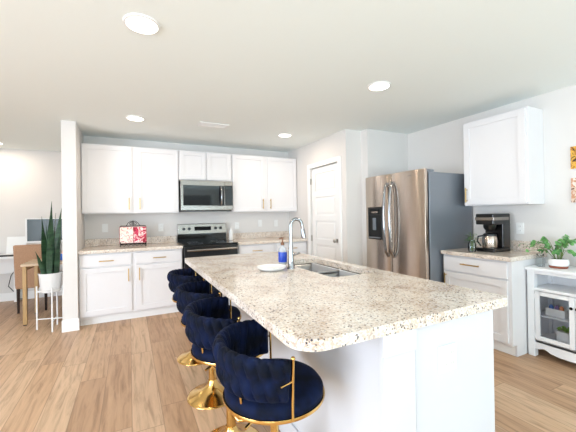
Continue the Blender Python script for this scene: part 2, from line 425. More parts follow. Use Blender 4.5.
BF = 4.472
def base(name, x0, x1, split, label, only_drawers=False):
    t = thing(name, ((x0+x1)/2, YB, 0), label, 'cabinet')
    MB().box(x0, x1, BF, YB-.001, .105, .872).build('cabinet_body', 'cabinet', t, .002)
    MB().box(x0, x1, BF+.065, YB-.002, 0, .105).build('toe_kick', 'trim', t)
    mp = faceY(BF-.001)
    for i, (a, b) in enumerate(((x0+.014, split-.026), (split+.026, x1-.014))):
        dr = shaker(t, mp, a, b, .715, .855, 'drawer', slab=True); pull(dr, mp, (a+b)/2, .778, .16, False)
        dd = shaker(t, mp, a, b, .125, .695); pull(dd, mp, b-.036 if i == 0 else a+.036, .585)
    return t
base('base_cabinet', WX1+.003, .640, .045, 'white base cabinet with two drawers and two doors left of the range')
base('base_cabinet', 1.425, PX-.004, 2.02, 'white base cabinet right of the range beside the pantry door')
CZ = .913
def counter_back(x0, x1, label):
    t = thing('countertop', ((x0+x1)/2, YB, .873), label, 'countertop')
    MB().box(x0, x1, 4.432, YB-.001, .873, CZ).build('slab', 'granite', t, .006)
    MB().box(x0, x1, YB-.021, YB-.001, CZ, CZ+.102).build('backsplash', 'granite', t, .003)
    return t
counter_back(WX1+.002, .645, 'speckled granite countertop left of the range by the wing wall')
counter_back(1.420, PX-.002, 'speckled granite countertop right of the range by the pantry door')

# range
x0, x1 = .655, 1.410
t = thing('kitchen_range', ((x0+x1)/2, YB, 0), 'black and stainless electric range between the back base cabinets', 'range')
MB().box(x0, x1, 4.445, YB-.002, .03, .905).build('range_body', 'black', t, .003)
MB().box(x0, x1, 4.41, YB-.075, .905, .92).build('cooktop', 'blackglass', t, .004)
for bx, by, br in ((.84, 4.58, .10), (1.22, 4.58, .08), (.84, 4.86, .075), (1.22, 4.86, .1)):
    MB().lathe([(br-.003, .9205), (br-.003, .9212), (br, .9212), (br, .9205)], (bx, by, 0), 32).build('burner_ring', M['grey_side'], t, 0, 30)
bk = MB(); bk.box(x0, x1, YB-.075, YB-.002, .905, 1.04)
bk.build('backguard_glass', 'blackglass', t, .003)
bk = MB(); bk.add([(x, y, z) for x in (x0, x1) for y, z in ((YB-.09, 1.035), (YB-.075, 1.185), (YB-.06, 1.19), (YB-.002, 1.19), (YB-.002, 1.035))],
                  [(0, 1, 2, 3, 4), (9, 8, 7, 6, 5)] + [(i, (i+1) % 5, 5+(i+1) % 5, 5+i) for i in range(5)])
panel = bk.build('control_panel', 'steel_h', t, .003)
MB().box(.905, 1.16, YB-.092, YB-.07, 1.085, 1.145).build('clock_display', M['matte_black'], panel, .002)
for kx in (.745, .825, 1.235, 1.315):
    MB().lathe([(0, -.032), (.017, -.032), (.021, -.026), (.023, 0), (0, 0)], (kx, YB-.082, 1.115), 20, 'y').build('knob', 'black', panel, 0, 35)
dr = MB().box(x0+.004, x1-.004, 4.405, 4.444, .26, .898).build('oven_door', 'black', t, .006)
MB().box(x0+.09, x1-.09, 4.402, 4.406, .38, .70).build('oven_window', 'blackglass', dr)
hd = MB().tube([(x0+.03, 4.36, .845), (x1-.03, 4.36, .845)], .017, 14)
for hx in (x0+.06, x1-.06): hd.box(hx-.012, hx+.012, 4.362, 4.406, .833, .857)
hd.build('oven_handle', 'steel_h', dr, 0, 40)
MB().box(x0+.004, x1-.004, 4.41, 4.444, .07, .25).build('storage_drawer', 'black', t, .006)
# microwave
mx0, mx1, mz0, mz1, my = .664, 1.428, 1.39, 1.836, 4.70
t = thing('microwave', ((mx0+mx1)/2, YB, mz0), 'stainless over-the-range microwave hung under the short wall cabinet', 'microwave')
MB().box(mx0, mx1, my+.03, YB-.003, mz0+.004, mz1-.001).build('microwave_body', 'steel_h', t, .003)
MB().box(mx0+.01, mx1-.01, my+.04, YB-.05, mz0-.012, mz0+.004).build('vent_base', 'black', t)
dx = 1.305
do = MB(); mp = faceY(my+.029); frame = MB(mp)
frame.box(mx0, dx, mz0+.01, mz0+.075, 0, .03); frame.box(mx0, dx, mz1-.075, mz1-.002, 0, .03); frame.box(mx0, mx0+.035, mz0+.075, mz1-.075, 0, .03); frame.box(dx-.006, dx, mz0+.075, mz1-.075, 0, .03)
dd = frame.build('microwave_door', 'steel_h', t, .004)
MB(mp).box(mx0+.035, dx-.006, mz0+.075, mz1-.075, 0, .026).build('door_window', 'blackglass', dd, .002)
pts = [(dx-.06, my-.002, mz0+.075)] + [(dx-.06, my-.048*math.sin(PI*i/10)**.5 - .002, mz0+.075+(mz1-mz0-.15)*i/10) for i in range(1, 10)] + [(dx-.06, my-.002, mz1-.075)]
MB().tube(pts, .014, 10).build('microwave_handle', 'chrome', dd, 0, 60)
cp = MB(mp).box(dx+.003, mx1, mz0+.075, mz1-.075, 0, .028).build('keypad', 'blackglass', t, .003)
for za, zb in ((mz0+.01, mz0+.073), (mz1-.073, mz1-.002)): MB(mp).box(dx+.003, mx1, za, zb, 0, .03).build('keypad_surround', 'steel_h', t, .004)

# ------------------------------------------------------------------ wall plates
def plate(mp, u, z, kind, label, cat, wd=.072, ht=.117, gangs=1, horizontal=False):
    p = mp(u, z, 0); t = thing('wall_outlet' if kind == 'outlet' else 'light_switch', p, label, cat)
    MB(mp).box(u-wd/2, u+wd/2, z-ht/2, z+ht/2, .0005, .007).build('cover_plate', 'white_plastic', t, .003)
    for gi in range(gangs):
        c = u + (gi-(gangs-1)/2)*.046
        if kind == 'outlet':
            for e in (-.022, .022):
                r = MB(mp).box(c-.016, c+.016, z+e-.015, z+e+.015, .006, .010).build('receptacle', 'white_plastic', t, .004)
                MB(mp).box(c-.008, c-.005, z+e-.004, z+e+.006, .0098, .0106).box(c+.005, c+.008, z+e-.004, z+e+.006, .0098, .0106).build('slot', M['nickel'], r)
        else:
            MB(mp).box(c-.016, c+.016, z-.033, z+.033, .006, .0105).build('rocker', 'white_plastic', t, .003)
WB = faceY(YB)
plate(WB, .425, 1.146, 'outlet', 'white wall outlet between the cookbook stand and the range', 'outlet')
plate(WB, -.308, 1.163, 'switch', 'white rocker switch plate nearest the wing wall', 'switch')
plate(WB, 1.614, 1.135, 'outlet', 'white wall outlet just right of the range', 'outlet')
plate(WB, 2.03, 1.168, 'switch', 'white switch plate under the middle of the right wall cabinet', 'switch')
plate(WB, 2.334, 1.162, 'switch', 'white switch plate nearest the pantry wall', 'switch')
plate(faceX(XR), 1.83, 1.13, 'outlet', 'white wall outlet behind the coffee maker', 'outlet')

# ------------------------------------------------------------------ island
IX0, IX1, IY0, IY1 = .462, 1.572, .845, 3.109
BX0, BX1, BY0, BY1 = .812, 1.478, .872, 3.07
t = thing('kitchen_island', (1.1, 2.0, 0), 'white kitchen island base with panelled end under the granite top', 'island')
ib = [(BX0, BY0), (BX1, BY0), (BX1, BY1), (BX0, BY1)]; ii = [(BX0+.018, BY0+.018), (BX1-.018, BY0+.018), (BX1-.018, BY1-.018), (BX0+.018, BY1-.018)]
vs = [(x, y, z) for pl in (ib, ii) for z in (0, .872) for x, y in pl]; fs = []
for k in range(4):
    k2 = (k+1) % 4; fs += [(k, k2, 4+k2, 4+k), (8+k, 12+k, 12+k2, 8+k2), (4+k, 4+k2, 12+k2, 12+k), (k, 8+k, 8+k2, k2)]
MB().add(vs, fs).build('island_body', 'island', t, .003)
e = MB(); e.box(BX0-.012, BX0+.155, BY0-.016, BY0, 0, .872); e.box(BX0-.012, BX0+.155, BY0-.024, BY0-.016, .79, .872)
e.build('corner_post', 'island', t, .003)
MB().box(BX0+.155, BX1, BY0-.004, BY0, 0, .872).build('end_panel', 'island', t, .001)
MB().box(BX0-.012, BX0, BY0, BY1, 0, .13).build('base_trim', 'island', t, .003)
def rrect(x0, x1, y0, y1, rs, n=10):
    pts = []
    for (cx_, cy_, a0), r in zip(((x1, y1, 0), (x0, y1, 90), (x0, y0, 180), (x1, y0, 270)), rs):
        sx_ = -1 if cx_ == x1 else 1; sy_ = -1 if cy_ == y1 else 1
        for i in range(n+1):
            a = math.radians(a0+90*i/n); pts.append((cx_+sx_*r+r*math.cos(a), cy_+sy_*r+r*math.sin(a)))
    return pts
S1 = (1.128, 1.495, 2.040, 2.43); S2 = (1.128, 1.495, 1.625, 2.015); SH = (1.128, 1.495, 1.625, 2.43)
outer = rrect(IX0, IX1, IY0, IY1, (.03, .03, .10, .03))
bm = bmesh.new(); loops = []
for pl in (outer, rrect(*SH, (.05,)*4, 6)):
    vs = [bm.verts.new((x, y, .873)) for x, y in pl]; es = [bm.edges.new((vs[i], vs[(i+1) % len(vs)])) for i in range(len(vs))]
bmesh.ops.triangle_fill(bm, use_beauty=True, use_dissolve=False, edges=bm.edges[:])
ex = bmesh.ops.extrude_face_region(bm, geom=bm.faces[:])
for v in [g for g in ex['geom'] if isinstance(g, bmesh.types.BMVert)]: v.co.z = CZ
bmesh.ops.recalc_face_normals(bm, faces=bm.faces)
me = bpy.data.meshes.new('island_countertop'); 
bmesh.ops.translate(bm, verts=bm.verts, vec=(-1.0, -2.0, -.873)); bm.to_mesh(me); bm.free(); me.materials.append(M['granite'])
it = bpy.data.objects.new('island_countertop', me); COL.objects.link(it); it.location = (1.0, 2.0, .873)
b = it.modifiers.new('bevel', 'BEVEL'); b.width = .008; b.segments = 3; b.limit_method = 'ANGLE'; b.angle_limit = math.radians(60)
tag(it, 'long speckled granite island countertop with sink cut-outs', 'countertop')
plate(faceY(BY0-.004), 1.158, .712, 'outlet', 'white double outlet plate on the end of the island', 'outlet', .108, .108, 2)
# sink
t = thing('sink', (1.32, 2.03, .70), 'double-bowl stainless steel sink set in the island top', 'sink')
for (x0, x1, y0, y1) in (S1, S2):
    mb = MB(); prof = [(.0, .871), (.004, .80), (.010, .74), (.03, .712), (.10, .706)]
    rings = [rrect(x0-.004+o_, x1+.004-o_, y0-.004+o_, y1+.004-o_, (max(.045-o_*.2, .02),)*4, 6) for o_, z in prof]
    vs = [(x, y, prof[i][1]) for i, rg in enumerate(rings) for x, y in rg]; n = len(rings[0]); fs = []
    for i in range(len(rings)-1):
        for k in range(n): fs.append((i*n+k, i*n+(k+1) % n, (i+1)*n+(k+1) % n, (i+1)*n+k))
    fs.append(tuple((len(rings)-1)*n+k for k in range(n)))
    mb.add(vs, fs); bo = mb.build('bowl', 'sinksteel', t, 0, 50)
    so = bo.modifiers.new('solid', 'SOLIDIFY'); so.thickness = .0015; so.offset = -1
    MB().lathe([(0, .7068), (.028, .7068), (.036, .7085), (.042, .7075), (.042, .7062)], ((x0+x1)/2, (y0+y1)/2, 0), 24).build('drain', 'chrome', t, 0, 40)
MB().box(1.113, 1.51, 2.0105, 2.0445, .855, .8712).build('bowl_divider', 'sinksteel', t, .006)
# faucet
fx, fy = 1.062, 2.06
t = thing('faucet', (fx, fy, CZ), 'chrome gooseneck pull-down faucet standing beside the island sink', 'faucet')
MB().lathe([(0, 0), (.030, 0), (.030, .006), (.024, .016), (.020, .06), (.016, .15), (.0135, .19)], (fx, fy, CZ), 28).build('faucet_body', 'chrome', t, 0, 40)
pts = [(fx, fy, CZ+.18), (fx, fy, CZ+.25)]
ux, uy = math.cos(-.25), math.sin(-.25); rr = .043
for i in range(13):
    a = PI - PI*i/12; pts.append((fx+ux*(rr+rr*math.cos(a)), fy+uy*(rr+rr*math.cos(a)), CZ+.315+rr*math.sin(a)*1.1))
pts.append((fx+ux*(2*rr+.006), fy+uy*(2*rr+.006), CZ+.285))
MB().tube(pts, .0125, 14).build('spout', 'chrome', t, 0, 60)
px_, py_ = pts[-1][0], pts[-1][1]
MB().tube([(px_, py_, CZ+.29), (px_+.002, py_, CZ+.265), (px_+.008, py_, CZ+.222), (px_+.008, py_, CZ+.217)], [.0145, .017, .0185, .014], 16).build('spray_head', 'chrome', t, 0, 40)
MB().tube([(fx+.01, fy-.012, CZ+.10), (fx+.05, fy-.045, CZ+.115)], [.009, .0065], 10).build('lever', 'chrome', t, 0, 40)
# soap bottle
bx, by = 1.10, 2.28
t = thing('soap_bottle', (bx, by, CZ), 'clear soap bottle with blue label and copper pump by the faucet', 'bottle')
MB().lathe([(0, .001), (.030, .001), (.034, .008), (.034, .11), (.030, .128), (.013, .142), (.012, .152), (0, .152)], (bx, by, CZ), 26).build('bottle_body', 'clear_plastic', t, 0, 40)
MB().lathe([(.0346, .018), (.0352, .02), (.0352, .096), (.0346, .098)], (bx, by, CZ), 26).build('bottle_label', 'blue_liquid', t, 0, 40)
MB().lathe([(0, .152), (.014, .152), (.014, .172), (.006, .176), (.005, .205), (.012, .207), (.012, .214), (0, .216)], (bx, by, CZ), 18).tube([(bx, by, CZ+.21), (bx-.035, by-.02, CZ+.205)], .005, 8).build('pump', 'copper', t, 0, 40)
# plate
t = MB().lathe([(0, .012), (.075, .012), (.10, .020), (.108, .026), (.107, .022), (.085, .004), (.055, .001), (0, .001)], (.913, 2.08, CZ), 48).build('plate', 'ceramic', None, 0, 50)
tag(t, 'round white plate lying on the island top left of the faucet', 'plate')

# ------------------------------------------------------------------ bar stools
def make_stool():
    t = thing('bar_stool', (0, 0, 0), 'navy velvet bar stool', 'bar stool', 'navy velvet bar stools along the island')
    MB().lathe([(0, 0), (.176, 0), (.180, .004), (.178, .009), (.166, .013), (.11, .032), (.058, .062), (.036, .095), (.030, .12), (0, .12)], (0, 0, 0), 56).build('pedestal_base', 'gold', t, 0, 50)
    MB().lathe([(0, .115), (.027, .115), (.027, .34), (.030, .342), (.030, .355), (.020, .36), (0, .36)], (0, 0, 0), 28).build('column', 'gold', t, 0, 40)
    MB().lathe([(0, .35), (.018, .35), (.018, .545), (0, .545)], (0, 0, 0), 24).build('gas_lift', 'gold', t, 0, 40)
    fo = MB(); arc = [(.055+.16*math.cos(a), .16*math.sin(a)*.95, .23) for a in [math.radians(-100+200*i/24) for i in range(25)]]
    fo.tube([(.0, -.02, .26), (.0, -.10, .245)] + arc + [(.0, .10, .245), (.0, .02, .26)], .0105, 10)
    fo.build('footrest', 'gold', t, 0, 60)
    MB().lathe([(0, .535), (.09, .535), (.10, .541), (.10, .557), (0, .557)], (0, 0, 0), 36).tube([(-.05, -.05, .538), (-.11, -.13, .528), (-.14, -.155, .520)], .006, 8).build('seat_plate', 'gold', t, 0, 40)
    rs = .208
    MB().lathe([(0, .556), (rs-.004, .556), (rs, .562), (rs+.001, .588), (rs-.012, .606), (rs-.05, .618), (.05, .624), (0, .624)], (0, 0, 0), 64).build('seat', 'velvet', t, 0, 60)
    MB().lathe([(rs-.002, .552), (rs+.007, .552), (rs+.009, .558), (rs+.007, .565), (rs-.002, .565), (rs-.002, .552)], (0, 0, 0), 72).build('rim', 'gold', t, 0, 50)
    # woven wrap-around back: open towards +x
    A0 = math.radians(86); A1 = 2*PI-A0; NU, NV = 208, 48
    vs = []; fs = []
    def section(s, ph):
        e = abs(2*s-1); hi = .800 - .016*e**2; lo = .634 - .006*e
        k = math.sqrt(max(0, 1-((e-.965)/.035)**2)) if e > .965 else 1
        mid = (hi+lo)/2; hh = (hi-lo)/2
        c, sn = math.cos(ph), math.sin(ph)
        sgn = lambda q: (1 if q >= 0 else -1)
        dz = hh*sgn(sn)*abs(sn)**.62; dr = .021*sgn(c)*abs(c)**.62
        z = mid + dz*(.9+.1*k); tt = (z-lo)/(hi-lo)
        # wide woven strips: two staggered rows of slanted pillows
        q = tt*2; jr = 0 if q < 1 else 1; fq = min(max(q-jr, 0), 1)
        uu = s*16 + .5*jr + (fq-.5)*.5
        fu = uu - math.floor(uu)
        bump = (math.sin(PI*fu)**.6)*(.25+.75*math.sin(PI*fq)**.5)
        amt = .018*(bump-.4)*(abs(c)**.5)
        rib = .007*(abs(math.sin(PI*(s*16+.25)))**.6)*max(0, sn)**2
        r = .205 + .024*tt + dr*k + sgn(c)*amt*k
        a = A0 + (A1-A0)*s
        return (r*math.cos(a), r*math.sin(a), z + rib)
    for i in range(NU+1):
        for kq in range(NV): vs.append(section(i/NU, 2*PI*kq/NV))
    for i in range(NU):
        for kq in range(NV):
            k2 = (kq+1) % NV; fs.append((i*NV+kq, i*NV+k2, (i+1)*NV+k2, (i+1)*NV+kq))
    fs += [tuple(range(NV))[::-1], tuple(NU*NV+k for k in range(NV))]
    MB().add(vs, fs).build('backrest', 'velvet', t, 0, 70)
    for sg in (1, -1):
        a = A0*sg; r0 = .213; p = (r0*math.cos(a)+.012, r0*math.sin(a))
        po = MB().tube([(p[0], p[1], .556), (p[0], p[1]*1.03, .68), (p[0], p[1]*1.085, .786)], .0055, 10)
        po.lathe([(0, .800), (.006, .798), (.009, .792), (.006, .785), (0, .784)], (p[0], p[1]*1.085, 0), 14)
        po.tube([(p[0], p[1]*1.04, .705), (p[0]-.05, p[1]*1.17, .705)], .0035, 8)
        po.build('post', 'gold', t, 0, 50)
    for an in (140, 220):
        a = math.radians(an); MB().tube([(.19*math.cos(a), .19*math.sin(a), .56), (.205*math.cos(a), .205*math.sin(a), .66)], .006, 8).build('back_support', 'gold', t, 0, 50)
    return t
st = make_stool()
spots = [(.545, 1.235, -13), (.505, 1.755, -11), (.53, 2.31, -6), (.55, 3.0, -2)]
slabels = ['navy velvet bar stool nearest the camera at the rounded island corner', 'second navy velvet bar stool from the camera along the island',
           'third navy velvet bar stool from the camera along the island', 'farthest navy velvet bar stool, by the far island corner and the range']
stools = [st] + [copy_tree(st) for _ in range(3)]
for o, (x, y, r), lb in zip(stools, spots, slabels):
    o.location = (x, y, 0); o.rotation_euler = (0, 0, math.radians(r)); o['label'] = lb

# ------------------------------------------------------------------ right-hand side
# fridge, faces -x
FX, FY0, FY1, FH = 2.776, 2.315, 3.244, 1.775
t = thing('refrigerator', (3.1, 2.78, 0), 'side-by-side stainless refrigerator with water dispenser against the right wall', 'refrigerator')
MB().box(FX+.085, XR-.03, FY0, FY1, .02, 1.745).build('fridge_body', 'grey_side', t, .004)
MB().box(FX+.06, FX+.085, FY0+.01, FY1-.01, .05, 1.74).build('door_gasket', 'dark', t)
MB().box(FX+.05, FX+.18, FY0+.01, FY0+.10, 1.745, 1.775).box(FX+.05, FX+.18, FY1-.10, FY1-.01, 1.745, 1.775).build('hinge_cover', 'grey_side', t, .008)
MB().box(FX+.03, FX+.10, FY0+.01, FY1-.01, .015, .095).build('kick_grille', 'dark', t)
def fdoor(y0, y1):
    n = 12; pts = []
    for i in range(n+1):
        q = i/n; y = y0+(y1-y0)*q; bow = .018*(1-(2*q-1)**2); pts.append((FX+.012-bow+ (.008 if i in (0, n) else 0), y))
    pts += [(FX+.06, y1), (FX+.06, y0)]
    return MB().prism(pts, .10, FH)
seam = 2.795
dn = fdoor(FY0, seam-.003).build('fresh_food_door', 'steel', t, .004, 30)
df = fdoor(seam+.003, FY1).build('freezer_door', 'steel', t, .004, 30)
for par, yy in ((dn, seam-.045), (df, seam+.045)):
    pts = [(FX+.002, yy, .79)] + [(FX-.018-.045*math.sin(PI*i/16)**.6, yy, .79+.88*i/16) for i in range(1, 16)] + [(FX+.002, yy, 1.67)]
    MB().tube(pts, .0165, 12).build('door_handle', 'chrome', par, 0, 60)
dp = MB(); mp = faceX(FX-.002); dp = MB(mp); frame_rect(dp, 2.925, 3.165, .985, 1.385, .018, 0, .014)
dp.box(2.943, 3.147, 1.29, 1.367, 0, .012); dp.box(2.943, 3.147, 1.003, 1.29, 0, .0095)
disp = dp.build('dispenser', 'black', df, .003)
MB(mp).box(2.96, 3.13, 1.305, 1.355, .0118, .0132).build('dispenser_panel', 'blackglass', disp)
MB(mp).box(2.99, 3.10, 1.315, 1.332, .0131, .0138).build('dispenser_buttons', 'steel', disp)
MB(mp).box(3.02, 3.07, 1.10, 1.25, .0095, .026).build('dispenser_paddle', M['grey_side'], disp, .004)
MB(mp).box(2.95, 3.14, .999, 1.012, .0, .03).build('drip_tray', 'grey_side', disp, .002)
MB(faceX(FX-.005)).box(2.475, 2.525, 1.715, 1.722, -.003, .0016).build('brand_emblem', 'chrome', dn)
# base cabinet, right
CXF, CY0, CY1 = 3.036, 1.615, 2.290
t = thing('base_cabinet', (3.3, 1.95, 0), 'white base cabinet with one drawer beside the refrigerator', 'cabinet')
MB().box(CXF, XR-.001, CY0+.018, CY1, .105, .861).build('cabinet_body', 'cabinet', t, .002)
MB().box(CXF+.065, XR-.002, CY0+.018, CY1, 0, .105).build('toe_kick', 'trim', t)
sp = [(CXF, .861), (CXF, .105), (CXF+.065, .105), (CXF+.065, 0), (XR-.001, 0), (XR-.001, .861)]
n = len(sp); MB().add([(x, CY0, z) for x, z in sp] + [(x, CY0+.018, z) for x, z in sp], [tuple(range(n)), tuple(range(n, 2*n))[::-1]] + [(i, (i+1) % n, n+(i+1) % n, n+i) for i in range(n)]).build('side_panel', 'cabinet', t, .001)
mp = faceX(CXF-.001)
dr = shaker(t, mp, CY0+.03, CY1-.014, .700, .843, 'drawer', slab=True); pull(dr, mp, 1.975, .782, .19, False)
dd = shaker(t, mp, CY0+.03, CY1-.014, .125, .682); pull(dd, mp, CY1-.045, .60, .14)
t = thing('countertop', (3.3, 1.95, .862), 'short speckled granite countertop under the coffee maker', 'countertop')
MB().box(CXF-.045, XR-.001, CY0-.018, CY1+.004, .862, .9015).build('slab', 'granite', t, .006)
MB().box(XR-.021, XR-.001, CY0-.018, CY1+.004, .9015, 1.004).build('backsplash', 'granite', t, .003)
# wall cabinet, right
ux_, uy0, uy1 = 3.326, 1.613, 2.244
t = thing('wall_cabinet', (XR, 1.93, 1.373), 'single-door white wall cabinet on the right wall above the coffee maker', 'cabinet')
MB().box(ux_+.02, XR-.001, uy0, uy1, 1.373, 2.29).build('cabinet_body', 'cabinet', t, .002)
mp = faceX(ux_+.019); dd = shaker(t, mp, uy0+.02, uy1-.008, 1.387, 2.276); pull(dd, mp, uy1-.04, 1.49)
# coffee maker faces -x
C0 = (3.30, 2.03)
zc = .9015
t = thing('coffee_maker', (3.4, 2.0, zc), 'black drip coffee maker with silver band on the short granite counter', 'coffee maker')
a0, a1, b0, b1 = 3.215, 3.50, 1.865, 2.045       # x from front to back, y
MB().box(a0, a1, b0, b1, zc, zc+.035).build('warming_base', 'black', t, .008)
MB().box(a0+.155, a1, b0, b1, zc+.035, zc+.29).build('water_tank', 'black', t, .008)
MB().box(a0-.005, a1, b0, b1, zc+.275, zc+.385).build('brew_head', 'black', t, .01)
MB().box(a0-.0075, a1-.03, b0-.0025, b1+.0025, zc+.318, zc+.350).build('silver_band', 'steel_h', t, .002)
MB().lathe([(.035, 0), (.055, .03), (.06, .07), (0, .07)], (a0+.085, (b0+b1)/2, zc+.21), 24).build('filter_basket', 'black', t, 0, 40)
cc = (a0+.08, (b0+b1)/2-.002, zc+.036)
cf = thing('carafe', cc, 'stainless steel coffee carafe standing on the coffee maker base', 'carafe')
MB().lathe([(0, 0), (.064, 0), (.068, .006), (.068, .105), (.058, .122), (0, .122)], cc, 32).build('carafe_body', 'steel', cf, 0, 40)
MB().lathe([(.058, .122), (.060, .124), (.060, .140), (.045, .150), (0, .150)], cc, 32).build('carafe_lid', 'black', cf, 0, 40)
hx = cc[0]-.03; hy = cc[1]-.06
MB().tube([(cc[0]-.052, cc[1]+.038, cc[2]+.125), (cc[0]-.086, cc[1]+.066, cc[2]+.118), (cc[0]-.092, cc[1]+.07, cc[2]+.07), (cc[0]-.066, cc[1]+.05, cc[2]+.02)], .008, 8).build('carafe_handle', 'black', cf, 0, 60)
# sprig plant in jar
def leaf_blade(mb, p, d, L, W, upv=Vector((0, 0, 1)), droop=.2):
    d = Vector(d).normalized(); s_ = d.cross(upv); s_ = s_.normalized() if s_.length > .01 else Vector((1, 0, 0)); nn = s_.cross(d)
    vs = []; rows = ((0, .05), (.2, .8), (.45, 1), (.75, .62), (1, .02))
    for q, wd in rows:
        c = Vector(p)+d*L*q - Vector((0, 0, droop*L*q*q))
        vs += [c - s_*W/2*wd + nn*.06*W*wd, c - nn*.05*W, c + s_*W/2*wd + nn*.06*W*wd]
    fs = []
    for i in range(len(rows)-1):
        for k in range(2): fs.append((i*3+k, i*3+k+1, i*3+k+4, i*3+k+3))
    mb.add(vs, fs)
jx, jy = 3.125, 2.03
t = thing('bud_vase', (jx, jy, zc), 'small glass vase of green sprigs between coffee maker and refrigerator', 'vase')
MB().lathe([(0, .002), (.032, .002), (.04, .03), (.036, .08), (.024, .105), (.027, .12), (.025, .12), (.022, .105), (.034, .08), (.038, .03), (.03, .004), (0, .004)], (jx, jy, zc), 24).build('vase_glass', 'glass', t, 0, 40)
rng = random.Random(3); lf = MB(); sm = MB()
for k in range(9):
    a = rng.uniform(0, 2*PI); rad = rng.uniform(.02, .055); h = rng.uniform(.11, .20)
    tip = (jx+rad*math.cos(a), jy+rad*math.sin(a), zc+h); sm.tube([(jx+.006*math.cos(a), jy+.006*math.sin(a), zc+.01), ((jx*2+tip[0])/3, (jy*2+tip[1])/3, zc+h*.6), tip], .0016, 5)
    for q in range(4):
        b_ = a+rng.uniform(-1.3, 1.3); leaf_blade(lf, (tip[0], tip[1], tip[2]-q*.018), (math.cos(b_), math.sin(b_), rng.uniform(-.2, .5)), rng.uniform(.03, .05), .026)
sm.build('stems', 'stem', t); lf.build('leaves', 'sprig', t, 0, 60)

# hutch on right wall, faces -x
HX, HY1, HY0, HZ = 3.25, 1.602, .915, .80
t = thing('sideboard', (3.43, 1.26, 0), 'white sideboard with open shelf and glass doors at the right edge', 'sideboard')
ht = .025
MB().box(HX-.022, XR-.004, HY0-.02, HY1+.008, HZ-ht, HZ).build('top_board', 'hutch', t, .004)
leg = .055
for (xa, xb) in ((HX, HX+leg), (XR-.06, XR-.012)):
    for (ya, yb) in ((HY1-leg, HY1), (HY0, HY0+leg)):
        MB().box(xa, xb, ya, yb, 0, HZ-ht).build('leg', 'hutch', t, .004)
for yq in (HY1-.03, HY0+.012): MB().box(HX+leg, XR-.06, yq, yq+.018, .09, HZ-ht).build('side_panel', 'hutch', t)
MB().box(XR-.03, XR-.018, HY0+.012, HY1-.012, .09, HZ-ht).build('back_panel', 'hutch', t)
MB().box(HX+.006, HX+.03, HY0+leg, HY1-leg, HZ-.055, HZ-ht).build('top_rail', 'hutch', t, .002)
MB().box(HX+.002, XR-.031, HY0+.03, HY1-.03, .595, .62).build('shelf_board', 'hutch', t, .003)
MB().box(HX+.03, XR-.031, HY0+.03, HY1-.03, .365, .378).build('shelf_board', 'hutch', t, .002)
MB().box(HX+.006, XR-.031, HY0+.03, HY1-.03, .13, .15).build('bottom_board', 'hutch', t, .002)
# scalloped apron
ya, yb = HY0+leg, HY1-leg; prof = []
nn_ = 40
for i in range(nn_+1):
    q = i/nn_; y = ya+(yb-ya)*q; e = min(q, 1-q)*(yb-ya)
    z = .072 if e < .02 else (.072+.016*math.sin(min((e-.02)/.10, 1)*PI)**2 - .018*(min(max((e-.06)/.12, 0), 1)))
    prof.append((y, z))
vs = []; fs = []
for x in (HX+.006, HX+.026):
    for y, z in prof: vs += [(x, y, z), (x, y, .15)]
m_ = len(prof)*2
for i in range(len(prof)-1):
    a_ = i*2; fs += [(a_, a_+2, a_+3, a_+1), (m_+a_, m_+a_+1, m_+a_+3, m_+a_+2), (a_, m_+a_, m_+a_+2, a_+2), (a_+1, a_+3, m_+a_+3, m_+a_+1)]
fs += [(0, 1, m_+1, m_), (m_-2, 2*m_-2, 2*m_-1, m_-1)]
MB().add(vs, fs).build('apron', 'hutch', t)
mid = (HY0+HY1)/2
for (da, db, kn_) in ((mid+.002, HY1-leg-.004, mid+.019), (HY0+leg+.004, mid-.002, mid-.019)):
    mb = MB(faceX(HX+.022)); frame_rect(mb, da, db, .158, .590, .036, 0, .022); gd = mb.build('glass_door', 'hutch', t, .003)
    MB(faceX(HX+.022)).box(da+.031, db-.031, .19, .558, .006, .010).build('glass_pane', 'paneglass', gd)
    MB().lathe([(0, -.024), (.010, -.022), (.012, -.016), (.006, -.008), (.005, 0), (0, 0)], (HX, kn_, .50), 16, 'x').build('knob', 'iron', gd, 0, 40)
for z in (.20, .54): MB().box(HX-.003, HX+.02, HY1-leg-.006, HY1-leg+.002, z-.02, z+.02).build('door_hinge', 'hutch', t)
# things inside the sideboard
def tray(y, z, wd, dp_, h, label):
    o = MB(); x0 = HX+.075
    o.box(x0, x0+dp_, y-wd/2, y+wd/2, z, z+.004); o.box(x0, x0+.004, y-wd/2, y+wd/2, z, z+h); o.box(x0+dp_-.004, x0+dp_, y-wd/2, y+wd/2, z, z+h)
    o.box(x0, x0+dp_, y-wd/2, y-wd/2+.004, z, z+h); o.box(x0, x0+dp_, y+wd/2-.004, y+wd/2, z, z+h)
    return tag(o.build('storage_tray', 'white_plastic', None, .002), label, 'tray')
tray(1.425, .3785, .14, .16, .065, 'white plastic tray of wrapped snacks on the sideboard inner shelf')
tray(1.255, .3785, .13, .16, .065, 'white plastic tray nearest the door knob inside the sideboard')
for k, (y, x, m, lb) in enumerate(((1.463, .10, 'blue', 'blue wrapped packet in the left tray inside the sideboard'), (1.425, .11, 'purple', 'purple wrapped packet in the middle of the left tray'), (1.388, .10, 'orange', 'orange wrapped packet in the left tray inside the sideboard'))):
    o = MB().lathe([(0, 0), (.013, .004), (.017, .03), (.016, .075), (.008, .09), (0, .091)], (HX+x, y, .383), 10).build('snack_packet', m, None, 0, 50); tag(o, lb, 'packet')
o = MB().box(HX+.11, HX+.20, 1.215, 1.295, .383, .455).build('dark_box', M['dark'], None, .004); o.name = 'tea_box'; tag(o, 'dark grey box standing in the tray behind the sideboard knob', 'box')
t = thing('planter_box', (HX+.105, 1.37, .15), 'square white planter of bright green leaves at the bottom of the sideboard', 'planter')
MB().box(HX+.06, HX+.15, 1.325, 1.415, .1505, .265).build('planter', 'ceramic', t, .006)
